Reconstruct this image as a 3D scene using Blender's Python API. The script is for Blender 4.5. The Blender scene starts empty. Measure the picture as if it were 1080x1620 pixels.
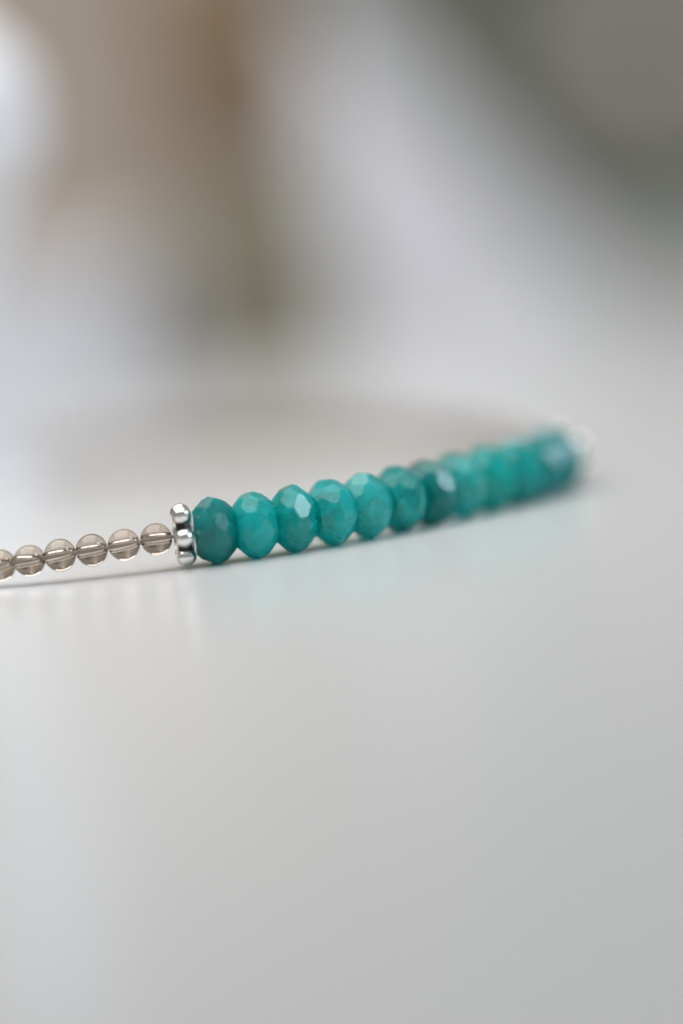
import bpy, bmesh, math, random
from mathutils import Vector, Matrix
random.seed(7)
sc = bpy.context.scene
COL = sc.collection
MM = 0.001

# ------------------------------------------------------------------ camera
ELEV, ROLL = math.radians(7.1), math.radians(7.0)
DIST = 272.0                      # mm from the lens to the silver spacer in focus
FPX = 7072.0                      # focal length in photo pixels (1080 x 1620)
up0 = Vector((0, math.sin(ELEV), math.cos(ELEV)))
fw = Vector((0, math.cos(ELEV), -math.sin(ELEV)))
r0 = Vector((1, 0, 0))
rt = math.cos(ROLL) * r0 - math.sin(ROLL) * up0
up = math.sin(ROLL) * r0 + math.cos(ROLL) * up0
FOCUS = Vector((0, 0, 2.02))      # centre of the silver spacer, at pixel (290, 846)
CAM = FOCUS - DIST * (fw + rt * ((290 - 540) / FPX) - up * ((846 - 810) / FPX))
cam_d = bpy.data.cameras.new('camera')
cam = bpy.data.objects.new('camera', cam_d)
COL.objects.link(cam)
cam.matrix_world = Matrix((
    (rt.x, up.x, -fw.x, CAM.x * MM), (rt.y, up.y, -fw.y, CAM.y * MM),
    (rt.z, up.z, -fw.z, CAM.z * MM), (0, 0, 0, 1)))
cam_d.sensor_fit = 'VERTICAL'
cam_d.sensor_height = 36
cam_d.sensor_width = 24
cam_d.lens = 36 * FPX / 1620
cam_d.clip_start, cam_d.clip_end = 0.005, 20
cam_d.dof.use_dof = True
cam_d.dof.focus_distance = (DIST + 0.4) * MM
cam_d.dof.aperture_fstop = 4.7
sc.camera = cam

def ray(px, py):
    return fw + rt * ((px - 540) / FPX) - up * ((py - 810) / FPX)
def on_depth(px, py, d):          # point at distance d (mm) along the view axis
    return CAM + ray(px, py) * d
def on_table(px, d):              # point of the table top below pixel column px at depth d
    a, b = on_depth(px, 0, d), on_depth(px, 1620, d)
    t = a.z / (a.z - b.z)
    return a.lerp(b, t)
def project(p):
    q = Vector(p) - CAM
    d = q.dot(fw)
    return 540 + FPX * q.dot(rt) / d, 810 - FPX * q.dot(up) / d

# ------------------------------------------------------------------ light
w = bpy.data.worlds.new('World'); sc.world = w; w.use_nodes = True
w.node_tree.nodes['Background'].inputs[0].default_value = (0.93, 0.95, 1.0, 1)
w.node_tree.nodes['Background'].inputs[1].default_value = 0.27

def area(name, loc, target, sx, sy, power, color):
    l = bpy.data.lights.new(name, 'AREA'); l.shape = 'RECTANGLE'
    l.size, l.size_y, l.energy, l.color = sx, sy, power, color
    o = bpy.data.objects.new(name, l); COL.objects.link(o)
    o.location = loc
    o.rotation_euler = (Vector(target) - Vector(loc)).to_track_quat('-Z', 'Y').to_euler()
    return o
area('window_light', (0.82, -0.24, 0.56), (0, 0.02, 0), 0.30, 0.36, 3.5, (0.74, 0.87, 1.0))
area('added_top_lamp', (-0.04, 0.035, 0.155), (-0.04, 0.04, 0), 0.20, 0.20, 0.33, (1.0, 0.985, 0.96))  # added lamp, hung low so its falloff dims the table towards the front

sc.view_settings.view_transform = 'Standard'
sc.view_settings.look = 'None'
sc.view_settings.exposure = 0
sc.view_settings.gamma = 1
sc.cycles.use_denoising = True
sc.cycles.use_adaptive_sampling = False
sc.cycles.max_bounces = 24
sc.cycles.transmission_bounces = 20
sc.cycles.glossy_bounces = 8
sc.cycles.volume_bounces = 14
sc.cycles.sample_clamp_indirect = 1.6
sc.cycles.blur_glossy = 0.5

# ------------------------------------------------------------------ materials
def mat(name):
    m = bpy.data.materials.new(name); m.use_nodes = True
    return m, m.node_tree, m.node_tree.nodes['Principled BSDF']
def noise_mix(nt, bsdf, c1, c2, scale, detail=3, coord='Object', lo=0.35, hi=0.65):
    tc = nt.nodes.new('ShaderNodeTexCoord')
    n = nt.nodes.new('ShaderNodeTexNoise')
    n.inputs['Scale'].default_value = scale; n.inputs['Detail'].default_value = detail
    r = nt.nodes.new('ShaderNodeValToRGB')
    r.color_ramp.elements[0].position, r.color_ramp.elements[1].position = lo, hi
    r.color_ramp.elements[0].color, r.color_ramp.elements[1].color = (*c1, 1), (*c2, 1)
    nt.links.new(tc.outputs[coord], n.inputs['Vector'])
    nt.links.new(n.outputs['Fac'], r.inputs['Fac'])
    nt.links.new(r.outputs['Color'], bsdf.inputs['Base Color'])
    return tc, n, r
def bump(nt, bsdf, tc, scale, strength, dist, coord='Object'):
    n = nt.nodes.new('ShaderNodeTexNoise'); n.inputs['Scale'].default_value = scale
    n.inputs['Detail'].default_value = 4
    b = nt.nodes.new('ShaderNodeBump'); b.inputs['Strength'].default_value = strength
    b.inputs['Distance'].default_value = dist
    nt.links.new(tc.outputs[coord], n.inputs['Vector'])
    nt.links.new(n.outputs['Fac'], b.inputs['Height'])
    nt.links.new(b.outputs['Normal'], bsdf.inputs['Normal'])

M = {}
m, nt, b = mat('white_lacquer'); M['table'] = m
tc, *_ = noise_mix(nt, b, (0.695, 0.695, 0.69), (0.735, 0.735, 0.73), 2600, 6)
bump(nt, b, tc, 1800, 0.03, 0.00005)
b.inputs['Roughness'].default_value = 0.2
b.inputs['IOR'].default_value = 1.27
b.inputs['Specular IOR Level'].default_value = 0.5

m, nt, b = mat('beige_plaster'); M['wall'] = m
tc, *_ = noise_mix(nt, b, (0.58, 0.49, 0.41), (0.64, 0.55, 0.465), 12)
bump(nt, b, tc, 300, 0.2, 0.0005); b.inputs['Roughness'].default_value = 0.9

# dyed green-blue jade: translucent, cloudy
m, nt, b = mat('teal_jade'); M['jade'] = m
tc = nt.nodes.new('ShaderNodeTexCoord'); oi = nt.nodes.new('ShaderNodeObjectInfo')
ad = nt.nodes.new('ShaderNodeVectorMath'); ad.operation = 'ADD'
ml = nt.nodes.new('ShaderNodeVectorMath'); ml.operation = 'SCALE'
ml.inputs[0].default_value = (0.05, 0.03, 0.07)
nt.links.new(oi.outputs['Random'], ml.inputs['Scale'])
nt.links.new(tc.outputs['Object'], ad.inputs[0]); nt.links.new(ml.outputs[0], ad.inputs[1])
n1 = nt.nodes.new('ShaderNodeTexNoise'); n1.inputs['Scale'].default_value = 620
n1.inputs['Detail'].default_value = 5; n1.inputs['Roughness'].default_value = 0.62
n1.inputs['Distortion'].default_value = 0.7
nt.links.new(ad.outputs[0], n1.inputs['Vector'])
rp = nt.nodes.new('ShaderNodeValToRGB')
rp.color_ramp.elements[0].position, rp.color_ramp.elements[1].position = 0.36, 0.68
rp.color_ramp.elements[0].color = (0.6, 0.60, 0.60, 1)
rp.color_ramp.elements[1].color = (6.0, 1.9, 1.85, 1)
nt.links.new(n1.outputs['Fac'], rp.inputs['Fac'])
b.inputs['Base Color'].default_value = (1, 1, 1, 1)
b.inputs['Transmission Weight'].default_value = 1
b.inputs['Roughness'].default_value = 0.05
b.inputs['IOR'].default_value = 1.43
# absorption: red goes at once, green and blue by the stone's own tint
va = nt.nodes.new('ShaderNodeVolumeAbsorption'); vs = nt.nodes.new('ShaderNodeVolumeScatter')
va.inputs['Density'].default_value = 5600; vs.inputs['Density'].default_value = 680
vs.inputs['Color'].default_value = (1, 1, 1, 1)
nt.links.new(oi.outputs['Color'], va.inputs['Color'])
sh = nt.nodes.new('ShaderNodeAddShader')
nt.links.new(vs.outputs[0], sh.inputs[0]); nt.links.new(va.outputs[0], sh.inputs[1])
nt.links.new(sh.outputs[0], nt.nodes['Material Output'].inputs['Volume'])
# cloudy layer just under the polish
b2 = nt.nodes.new('ShaderNodeBsdfPrincipled')
mx = nt.nodes.new('ShaderNodeMix'); mx.data_type = 'RGBA'; mx.blend_type = 'MULTIPLY'; mx.inputs[0].default_value = 1.0
gm = nt.nodes.new('ShaderNodeGamma'); gm.inputs['Gamma'].default_value = 14
nt.links.new(oi.outputs['Color'], gm.inputs['Color'])
nt.links.new(gm.outputs[0], mx.inputs[6]); nt.links.new(rp.outputs['Color'], mx.inputs[7])
nt.links.new(mx.outputs[2], b2.inputs['Base Color'])
b2.inputs['Subsurface Weight'].default_value = 1.0
b2.inputs['Subsurface Radius'].default_value = (0.3, 1.0, 0.95)
b2.inputs['Subsurface Scale'].default_value = 0.0015
b2.inputs['Roughness'].default_value = 0.08
b2.inputs['IOR'].default_value = 1.40
ms = nt.nodes.new('ShaderNodeMixShader'); ms.inputs[0].default_value = 0.23
nt.links.new(b.outputs[0], ms.inputs[1]); nt.links.new(b2.outputs[0], ms.inputs[2])
nt.links.new(ms.outputs[0], nt.nodes['Material Output'].inputs['Surface'])

# smoky quartz: clear grey-brown, tinted through its depth
m, nt, b = mat('smoky_quartz'); M['quartz'] = m
b.inputs['Base Color'].default_value = (1, 1, 1, 1)
b.inputs['Transmission Weight'].default_value = 1
b.inputs['Roughness'].default_value = 0.0
b.inputs['IOR'].default_value = 1.54
va = nt.nodes.new('ShaderNodeVolumeAbsorption')
va.inputs['Color'].default_value = (0.64, 0.53, 0.41, 1)
va.inputs['Density'].default_value = 800
oi = nt.nodes.new('ShaderNodeObjectInfo')
nt.links.new(oi.outputs['Color'], va.inputs['Color'])      # each ball its own smoke
nt.links.new(va.outputs[0], nt.nodes['Material Output'].inputs['Volume'])

m, nt, b = mat('polished_silver'); M['silver'] = m
tc, *_ = noise_mix(nt, b, (0.80, 0.77, 0.71), (0.96, 0.95, 0.92), 1400)
b.inputs['Metallic'].default_value = 1; b.inputs['Roughness'].default_value = 0.13
bump(nt, b, tc, 2600, 0.45, 0.00005)
m, nt, b = mat('blackened_silver'); M['dark_silver'] = m
tc, *_ = noise_mix(nt, b, (0.012, 0.011, 0.012), (0.05, 0.045, 0.045), 2200)
b.inputs['Metallic'].default_value = 0.8; b.inputs['Roughness'].default_value = 0.35
bump(nt, b, tc, 5000, 0.6, 0.00008)

m, nt, b = mat('clear_cord'); M['cord'] = m
b.inputs['Base Color'].default_value = (0.62, 0.58, 0.54, 1)
b.inputs['Roughness'].default_value = 0.25

def plain(key, c1, c2, scale, rough, bs=None, bst=0.2, bd=0.0003, **kw):
    m, nt, b = mat(key); M[key] = m
    tc, *_ = noise_mix(nt, b, c1, c2, scale)
    b.inputs['Roughness'].default_value = rough
    if bs: bump(nt, b, tc, bs, bst, bd)
    return m
plain('white_glaze', (0.80, 0.79, 0.81), (0.86, 0.85, 0.87), 60, 0.3, 500, 0.1)
plain('white_card', (0.68, 0.69, 0.73), (0.73, 0.74, 0.78), 60, 0.6, 900)
plain('white_ramp', (0.61, 0.60, 0.63), (0.66, 0.65, 0.68), 60, 0.6, 900)
plain('taupe_stoneware', (0.195, 0.168, 0.112), (0.26, 0.228, 0.16), 120, 0.6, 700)
plain('grey_green_linen', (0.145, 0.15, 0.115), (0.19, 0.195, 0.15), 90, 0.9, 1500, 0.5)
plain('pale_pink_knob', (0.72, 0.62, 0.57), (0.78, 0.68, 0.63), 90, 0.5)
m, nt, b = mat('brown_wood'); M['wood'] = m
tc = nt.nodes.new('ShaderNodeTexCoord'); wv = nt.nodes.new('ShaderNodeTexWave')
wv.wave_type = 'RINGS'; wv.inputs['Scale'].default_value = 160; wv.inputs['Distortion'].default_value = 4
rp = nt.nodes.new('ShaderNodeValToRGB')
rp.color_ramp.elements[0].color = (0.165, 0.105, 0.055, 1); rp.color_ramp.elements[1].color = (0.25, 0.165, 0.09, 1)
nt.links.new(tc.outputs['Object'], wv.inputs['Vector']); nt.links.new(wv.outputs['Fac'], rp.inputs['Fac'])
nt.links.new(rp.outputs['Color'], b.inputs['Base Color']); b.inputs['Roughness'].default_value = 0.55

# ------------------------------------------------------------------ helpers
def link(name, me, parent=None, material=None, smooth=False):
    if material is not None and not me.materials: me.materials.append(material)
    if smooth: me.shade_smooth()
    o = bpy.data.objects.new(name, me); COL.objects.link(o); o.parent = parent
    return o
def empty(name, loc):
    o = bpy.data.objects.new(name, None); COL.objects.link(o); o.location = loc
    o.empty_display_size = 0.002
    return o
def tag(o, label, cat):
    o['label'] = label; o['category'] = cat
    return o
def mesh_of(bm, name):
    bmesh.ops.recalc_face_normals(bm, faces=bm.faces[:])
    me = bpy.data.meshes.new(name); bm.to_mesh(me); bm.free()
    return me
def lathe(name, prof, seg=48, close=False, axis='Z', sharp=None):
    """prof: list of (r, h) in mm, from bottom to top; close joins last to first (a ring)."""
    bm = bmesh.new(); rings = []
    for r, h in prof:
        if r < 1e-6:
            rings.append([bm.verts.new((0, 0, h * MM))]); continue
        rings.append([bm.verts.new((r * MM * math.cos(2 * math.pi * k / seg),
                                    r * MM * math.sin(2 * math.pi * k / seg), h * MM)) for k in range(seg)])
    n = len(rings)
    for i in range(n if close else n - 1):
        a, c = rings[i], rings[(i + 1) % n]
        for k in range(seg):
            k2 = (k + 1) % seg
            if len(a) == 1 and len(c) == 1: continue
            if len(a) == 1: bm.faces.new((a[0], c[k2], c[k]))
            elif len(c) == 1: bm.faces.new((a[k], a[k2], c[0]))
            else: bm.faces.new((a[k], a[k2], c[k2], c[k]))
    if axis == 'X': bmesh.ops.rotate(bm, verts=bm.verts[:], matrix=Matrix.Rotation(math.pi / 2, 3, 'Y'))
    for f in bm.faces: f.smooth = True
    return mesh_of(bm, name)
def smooth_profile(pts, n=10):    # Catmull-Rom through (r, h) points
    out = []
    P = [pts[0]] + list(pts) + [pts[-1]]
    for i in range(1, len(P) - 2):
        p0, p1, p2, p3 = P[i - 1:i + 3]
        for k in range(n):
            t = k / n
            out.append(tuple(max(0, 0.5 * (2 * p1[j] + (p2[j] - p0[j]) * t + (2 * p0[j] - 5 * p1[j] + 4 * p2[j] - p3[j]) * t * t
                       + (3 * p1[j] - p0[j] - 3 * p2[j] + p3[j]) * t ** 3)) for j in (0, 1)))
    out.append(pts[-1])
    return out
def box(name, x0, x1, y0, y1, z0, z1, bev=0.0):
    bm = bmesh.new()
    v = [bm.verts.new((x * MM, y * MM, z * MM)) for x in (x0, x1) for y in (y0, y1) for z in (z0, z1)]
    for q in ((0, 1, 3, 2), (4, 6, 7, 5), (0, 4, 5, 1), (2, 3, 7, 6), (0, 2, 6, 4), (1, 5, 7, 3)):
        bm.faces.new([v[i] for i in q])
    if bev: bmesh.ops.bevel(bm, geom=bm.edges[:], offset=bev * MM, segments=3, affect='EDGES', profile=0.5)
    return mesh_of(bm, name)

# ------------------------------------------------------------------ setting
BACK = 240
t = link('table_top', box('table_top', -420, 420, -620, BACK, -22, 0, 1.5), None, M['table']); t['kind'] = 'structure'
t['label'] = 'glossy white lacquered table top under the bracelet'
wl = link('wall', box('wall', -700, 700, BACK + 1, BACK + 13, -200, 620), None, M['wall']); wl['kind'] = 'structure'
wl['label'] = 'blurred warm beige wall behind the table'

# ------------------------------------------------------------------ bracelet
br = tag(empty('bracelet', (0, 0, 0)),
         'beaded bracelet of faceted teal stones, smoky quartz balls and silver spacers on the glossy table', 'bracelet')
RL = 2.47          # spacing of the faceted stones along the string
heads = [6, 11, 17, 24, 31, 36.5, 38.5, 39, 42, 47, 55, 63]     # heading of the string (degrees) at each stone
stones = []; p = Vector((0, 0, 2.02)); prev = 4
for i, a in enumerate(heads):
    step = 1.90 if i == 0 else RL
    mid = math.radians((a + prev) / 2)
    p = p + Vector((math.cos(mid), math.sin(mid), 0)) * step
    stones.append((p.copy(), math.radians(a))); prev = a
endh = math.radians(67)
end_sp = p + Vector((math.cos(endh), math.sin(endh), -0.03)) * 1.9
# left of the first spacer: quartz balls, sagging towards the table
qh = [2, 0, -3, -8, -14, -20, -26, -32, -37]
qz = [1.97, 1.86, 1.76, 1.66, 1.50, 1.34, 1.2, 1.1, 1.04]
quartz = []; p = Vector((0, 0, 2.02))
for i, (a, z) in enumerate(zip(qh, qz)):
    step = 1.66 if i == 0 else 1.99
    dz = z - p.z; h = math.sqrt(step * step - dz * dz); a = math.radians(a)
    q = p - Vector((math.cos(a), math.sin(a), 0)) * h; q.z = z
    quartz.append(q.copy()); p = q
# the rest of the loop behind: cubic from the end spacer round to the last ball
A0 = end_sp.copy(); A0.z = 1.02; B0 = quartz[-1]
k = 88
c1 = A0 + Vector((math.cos(math.radians(92)), math.sin(math.radians(92)), 0)) * k
a = math.radians(-37); c2 = B0 - Vector((math.cos(a), math.sin(a), 0)) * k
N = 4000; acc = 0; last = A0; nxt = 1.66; line = []
for j in range(1, N + 1):
    s = j / N
    q = A0 * (1 - s) ** 3 + c1 * 3 * s * (1 - s) ** 2 + c2 * 3 * s * s * (1 - s) + B0 * s ** 3
    acc += (q - last).length; last = q
    if acc >= nxt:
        line.append(q.copy()); nxt += 2.0
if (line[-1] - B0).length < 1.9: line.pop()
line[0].z = 1.55; line[1].z = 1.25; line[2].z = 1.08
string = list(reversed(quartz)) + [Vector((0, 0, 2.02))] + [s[0] for s in stones] + [end_sp] + line

def facet_stone(name, R=2.02, L=2.44, n=9, seed=0, hole=0.28):
    """Faceted rondelle cut out of a block plane by plane; its axis is X."""
    rnd = random.Random(seed)
    bm = bmesh.new(); bmesh.ops.create_cube(bm, size=8)
    c, sn = lambda q: math.cos(math.radians(q)), lambda q: math.sin(math.radians(q))
    d1 = R * c(22)                                   # two rows meeting in a zigzag girdle
    rr = (d1 - 0.74 * sn(22)) / c(22)                # then a steeper row down to the flat end
    d2 = rr * c(45) + 0.74 * sn(45)
    rows = [(22, d1, 0.0), (45, d2, 0.5)]
    planes = [(Vector((1, 0, 0)), L / 2), (Vector((-1, 0, 0)), L / 2)]
    for phi, d, off in rows:
        for s in ((1, -1) if phi else (1,)):
            for k in range(n):
                a = 2 * math.pi * (k + off + (0.5 if s < 0 else 0) + rnd.uniform(-0.09, 0.09)) / n
                f = math.radians(phi + rnd.uniform(-2.5, 2.5)) * s
                planes.append((Vector((math.sin(f), math.cos(f) * math.cos(a), math.cos(f) * math.sin(a))),
                               d * rnd.uniform(0.985, 1.012)))
    for nrm, d in planes:
        g = bm.verts[:] + bm.edges[:] + bm.faces[:]
        r = bmesh.ops.bisect_plane(bm, geom=g, dist=1e-5, plane_co=nrm * d, plane_no=nrm, clear_outer=True)
        e = [x for x in r['geom_cut'] if isinstance(x, bmesh.types.BMEdge)]
        if len(e) > 2:
            bmesh.ops.contextual_create(bm, geom=e)
    bmesh.ops.remove_doubles(bm, verts=bm.verts[:], dist=0.02)
    bmesh.ops.dissolve_degenerate(bm, edges=bm.edges[:], dist=0.01)
    bmesh.ops.recalc_face_normals(bm, faces=bm.faces[:])
    bmesh.ops.bevel(bm, geom=bm.edges[:], offset=0.015, segments=2, affect='EDGES', profile=0.6, clamp_overlap=True)
    # drilled hole
    ends = [max((f for f in bm.faces if f.normal.x * s > 0.99), key=lambda f: f.calc_area(), default=None) for s in (1, -1)]
    if all(ends):
        rings = []
        loops = [[e for e in f.edges] for f in ends]
        for f, s in zip(ends, (1, -1)):
            vs = [bm.verts.new((s * L / 2, hole * math.cos(2 * math.pi * k / 16), hole * math.sin(2 * math.pi * k / 16))) for k in range(16)]
            rings.append([bm.edges.new((vs[k], vs[(k + 1) % 16])) for k in range(16)])
        bmesh.ops.delete(bm, geom=ends, context='FACES_ONLY')
        for lp, rg in zip(loops, rings):
            bmesh.ops.bridge_loops(bm, edges=lp + rg)
        bmesh.ops.bridge_loops(bm, edges=rings[0] + rings[1])
    bmesh.ops.scale(bm, vec=(MM, MM, MM), verts=bm.verts[:])
    return mesh_of(bm, name)

def orient(tangent, spin, tilt=(0, 0)):
    x = Vector(tangent).normalized(); z = Vector((0, 0, 1)); y = z.cross(x).normalized(); z = x.cross(y)
    R = Matrix((x, y, z)).transposed()
    return (R @ Matrix.Rotation(tilt[0], 3, 'Y') @ Matrix.Rotation(tilt[1], 3, 'Z') @ Matrix.Rotation(spin, 3, 'X')).to_4x4()
def place(o, p, rot):
    o.matrix_local = Matrix.Translation(Vector(p) * MM) @ rot

# (base colour, spin) of each faceted stone, from the first silver spacer on
DK, MD, LT, PL, GR = (0.0, 0.930, 0.927), (0.0, 0.960, 0.957), (0.30, 0.974, 0.971), (0.70, 0.977, 0.974), (0.0, 0.971, 0.964)
looks = [(DK, 3, 0), (LT, 348, 2), (MD, 270, -6), (LT, 354, 0), (PL, 5, -3), (MD, 36, 3), (DK, 96, 14), (PL, 345, -2), (GR, 354, 2),
         (MD, 356, 0), ((0.0, 0.945, 0.945), 96, 0), ((0.0, 0.945, 0.945), 12, -6)]          # colour, spin and yaw in degrees
variants = [facet_stone('faceted_stone', seed=s) for s in (11, 23, 37, 41)]
for me in variants: me.materials.append(M['jade'])
rnd = random.Random(5)
for i, ((p, a), (c, spin, yaw)) in enumerate(zip(stones, looks)):
    o = link('faceted_bead', variants[i % 4], br)
    o.color = (*c, 1)
    place(o, p, orient((math.cos(a), math.sin(a), 0), math.radians(spin), (math.radians(rnd.uniform(-2.5, 2.5)), math.radians(yaw))))
    o.scale = [rnd.uniform(0.985, 1.015) for _ in range(3)]

# smoky quartz ball with a drilled, slightly countersunk hole
Rq, hq = 0.985, 0.235
a0 = math.asin(hq * 1.25 / Rq)
prof = [(Rq * math.sin(a0 + (math.pi - 2 * a0) * k / 30), -Rq * math.cos(a0 + (math.pi - 2 * a0) * k / 30)) for k in range(31)]
hz = Rq * math.cos(a0)
prof += [(hq * 1.06, hz - 0.05), (hq, hz - 0.12), (hq, 0), (hq, -hz + 0.12), (hq * 1.06, -hz + 0.05)]
qme = lathe('quartz_ball', prof, 56, close=True, axis='X'); qme.materials.append(M['quartz'])
qmid = list(reversed(quartz))
pts = string
for i, p in enumerate(pts):
    is_q = i < len(quartz) or i > len(quartz) + len(stones) + 1
    if not is_q: continue
    tng = pts[(i + 1) % len(pts)] - pts[i - 1]
    o = link('quartz_bead', qme, br)
    place(o, p, orient(tng, rnd.uniform(0, 6), (math.radians(rnd.uniform(-5, 5)), math.radians(rnd.uniform(-5, 5)))))
    f = rnd.uniform(-0.07, 0.07); o.color = (0.64 + f, 0.53 + f + rnd.uniform(-.015, .015), 0.41 + f, 1)
    o.scale = (1, rnd.uniform(0.975, 1.03), rnd.uniform(0.975, 1.03))

# silver flower spacers: blackened ring with six bright balls
core = lathe('spacer_ring', [(0.42, -0.40), (1.1, -0.44), (1.32, -0.36), (1.40, 0), (1.32, 0.36), (1.1, 0.44), (0.42, 0.40)], 40, close=True, axis='X')
core.materials.append(M['dark_silver'])
bm = bmesh.new(); bmesh.ops.create_uvsphere(bm, u_segments=28, v_segments=18, radius=1)
for v in bm.verts:
    v.co = Vector((v.co.x * 0.62, v.co.y * 0.57, v.co.z * 0.54)) * MM
for f in bm.faces: f.smooth = True
ball = mesh_of(bm, 'silver_ball'); ball.materials.append(M['silver'])
rimme = lathe('spacer_rim', [(1.02 + 0.09 * math.cos(2 * math.pi * k / 12), 0.09 * math.sin(2 * math.pi * k / 12)) for k in range(12)], 40, close=True, axis='X')
rimme.materials.append(M['silver'])
for p, a, spin in ((Vector((0, 0, 2.02)), math.radians(5), 0.02), (end_sp, endh, 0.5)):
    o = link('spacer_bead', core, br)
    place(o, p, orient((math.cos(a), math.sin(a), 0), spin))
    for s in (-1, 1):
        c = link('rim', rimme, o); c.location = (s * 0.47 * MM, 0, 0)
    for k in range(6):
        c = link('ball', ball, o)
        ang = k * math.pi / 3
        c.matrix_local = Matrix.Rotation(ang, 4, 'X') @ Matrix.Translation((0, 1.45 * MM, 0)) @ Matrix.Rotation(rnd.uniform(-.1, .1), 4, 'Z')

# elastic cord through every bead
cu = bpy.data.curves.new('cord', 'CURVE'); cu.dimensions = '3D'; cu.bevel_depth = 0.13 * MM; cu.bevel_resolution = 3
sp = cu.splines.new('POLY'); sp.points.add(len(pts) - 1); sp.use_cyclic_u = True
for q, v in zip(sp.points, pts): q.co = (*(v * MM), 1)
co = bpy.data.objects.new('cord_curve', cu); COL.objects.link(co)
dg = bpy.context.evaluated_depsgraph_get()
cme = bpy.data.meshes.new_from_object(co.evaluated_get(dg)); bpy.data.objects.remove(co)
cme.materials.clear(); link('cord', cme, br, M['cord'], True)

# ------------------------------------------------------------------ things behind, far out of focus
# white bud vase with a round belly
d = 318
ctr = on_depth(-114, 195, d)
base = Vector((ctr.x, ctr.y, 0))
sc_px = d / FPX
hb = ctr.z; rb = 184 * sc_px
v = tag(empty('bud_vase', base * MM), 'white glazed bud vase with a round belly behind the smoky quartz beads', 'vase')
prof = smooth_profile([(0.01, 0.01), (5.2, 0.01), (5.6, 0.7), (4.2, 3.0), (3.4, hb - rb * 1.5), (rb * .58, hb - rb * .86), (rb * .93, hb - rb * .42), (rb, hb), (rb * .93, hb + rb * .42), (rb * .6, hb + rb * .84), (3.4, hb + rb * 1.25), (3.0, hb + rb * 1.7), (3.6, hb + rb * 2.1)], 8)
prof += [(3.2, hb + rb * 2.1 + .1), (2.6, hb + rb * 2.0), (2.4, hb + rb * 1.7), (0.01, hb + rb * 1.6)]
link('vase_body', lathe('vase_body', prof, 64), v, M['white_glaze'])

# low bluish-white gift box with a lid
d = 385
c = on_table(80, d)
v = tag(empty('gift_box', c * MM), 'low bluish white gift box standing behind the vase on the table', 'box')
k = d / FPX
x1 = 138 * k; ht = 200 * k
link('box_base', box('box_base', x1 - 34, x1 - 0.8, -0.4, 30, 0, ht * 0.62, 0.5), v, M['white_card'])
link('lid', box('lid', x1 - 34.8, x1, -1.2, 30.8, ht * 0.62 + .05, ht, 0.6), v, M['white_card'])
v.rotation_euler.z = math.radians(-6)

# taupe stoneware jar with a wooden lid
d = 388; k = d / FPX
c = on_depth(366, 100, d); c.z = 0
v = tag(empty('jar', c * MM), 'taupe stoneware jar with brown wooden lid beside the white ramp', 'jar')
top = on_depth(385, 235, d).z
prof = smooth_profile([(0.01, 0.01), (104 * k, 0.01), (112 * k, 1.2), (132 * k, top * .35), (130 * k, top * .7), (108 * k, top * .9), (92 * k, top)], 6)
prof += [(92 * k - 1.2, top), (92 * k - 1.4, top * .9), (0.01, top * .85)]
link('jar_body', lathe('jar_body', prof, 56), v, M['taupe_stoneware'])
link('lid', lathe('lid', [(0.01, top + .05), (108 * k, top + .05), (114 * k, top + .8), (114 * k, top + 17), (108 * k, top + 18), (0.01, top + 18)], 56), v, M['wood'])
# white display ramp
d = 412; k = d / FPX
pk = on_depth(432, -70, d + 22); c = Vector((pk.x, pk.y - pk.z * 0.45, 0))
v = tag(empty('display_ramp', c * MM), 'large white wedge shaped display board sloping down behind the teal beads', 'display stand')
H = pk.z; W = H / math.tan(math.radians(54)) + 1
bm = bmesh.new()
prof = [(0, 0), (W, 0), (W, 1.5), (1, H), (0, H)]
fr = [bm.verts.new((x * MM, z * 0.45 * MM, z * MM)) for x, z in prof]; bk = [bm.verts.new((x * MM, (z * 0.45 + 12) * MM, z * MM)) for x, z in prof]
bm.faces.new(fr); bm.faces.new(bk[::-1])
for i in range(5): bm.faces.new((fr[i], fr[(i + 1) % 5], bk[(i + 1) % 5], bk[i]))
bmesh.ops.bevel(bm, geom=bm.edges[:], offset=0.5 * MM, segments=2, affect='EDGES')
link('ramp_block', mesh_of(bm, 'ramp_block'), v, M['white_ramp'])
# grey-green linen jewellery chest with a pale knob
d = 478; k = d / FPX
c = on_table(560, d)
v = tag(empty('jewellery_chest', c * MM), 'grey green linen jewellery chest with a pale pink knob behind the white ramp', 'chest')
link('case', box('case', 0, 70, 0, 26, 0, 38, 1.2), v, M['grey_green_linen'])
link('lid', box('lid', -1, 71, -1, 27, 38.4, 72, 1.2), v, M['grey_green_linen'])
kp = on_depth(1020, 70, d - 4) - c
kn = link('knob', lathe('knob', smooth_profile([(0.01, 0), (2.2, 0), (2.2, 2), (4.6, 4), (5.3, 6), (4.2, 8.2), (0.01, 9)], 6), 40), v, M['pale_pink_knob'])
kn.location = (kp.x * MM, -0.9 * MM, kp.z * MM); kn.rotation_euler.x = math.pi / 2
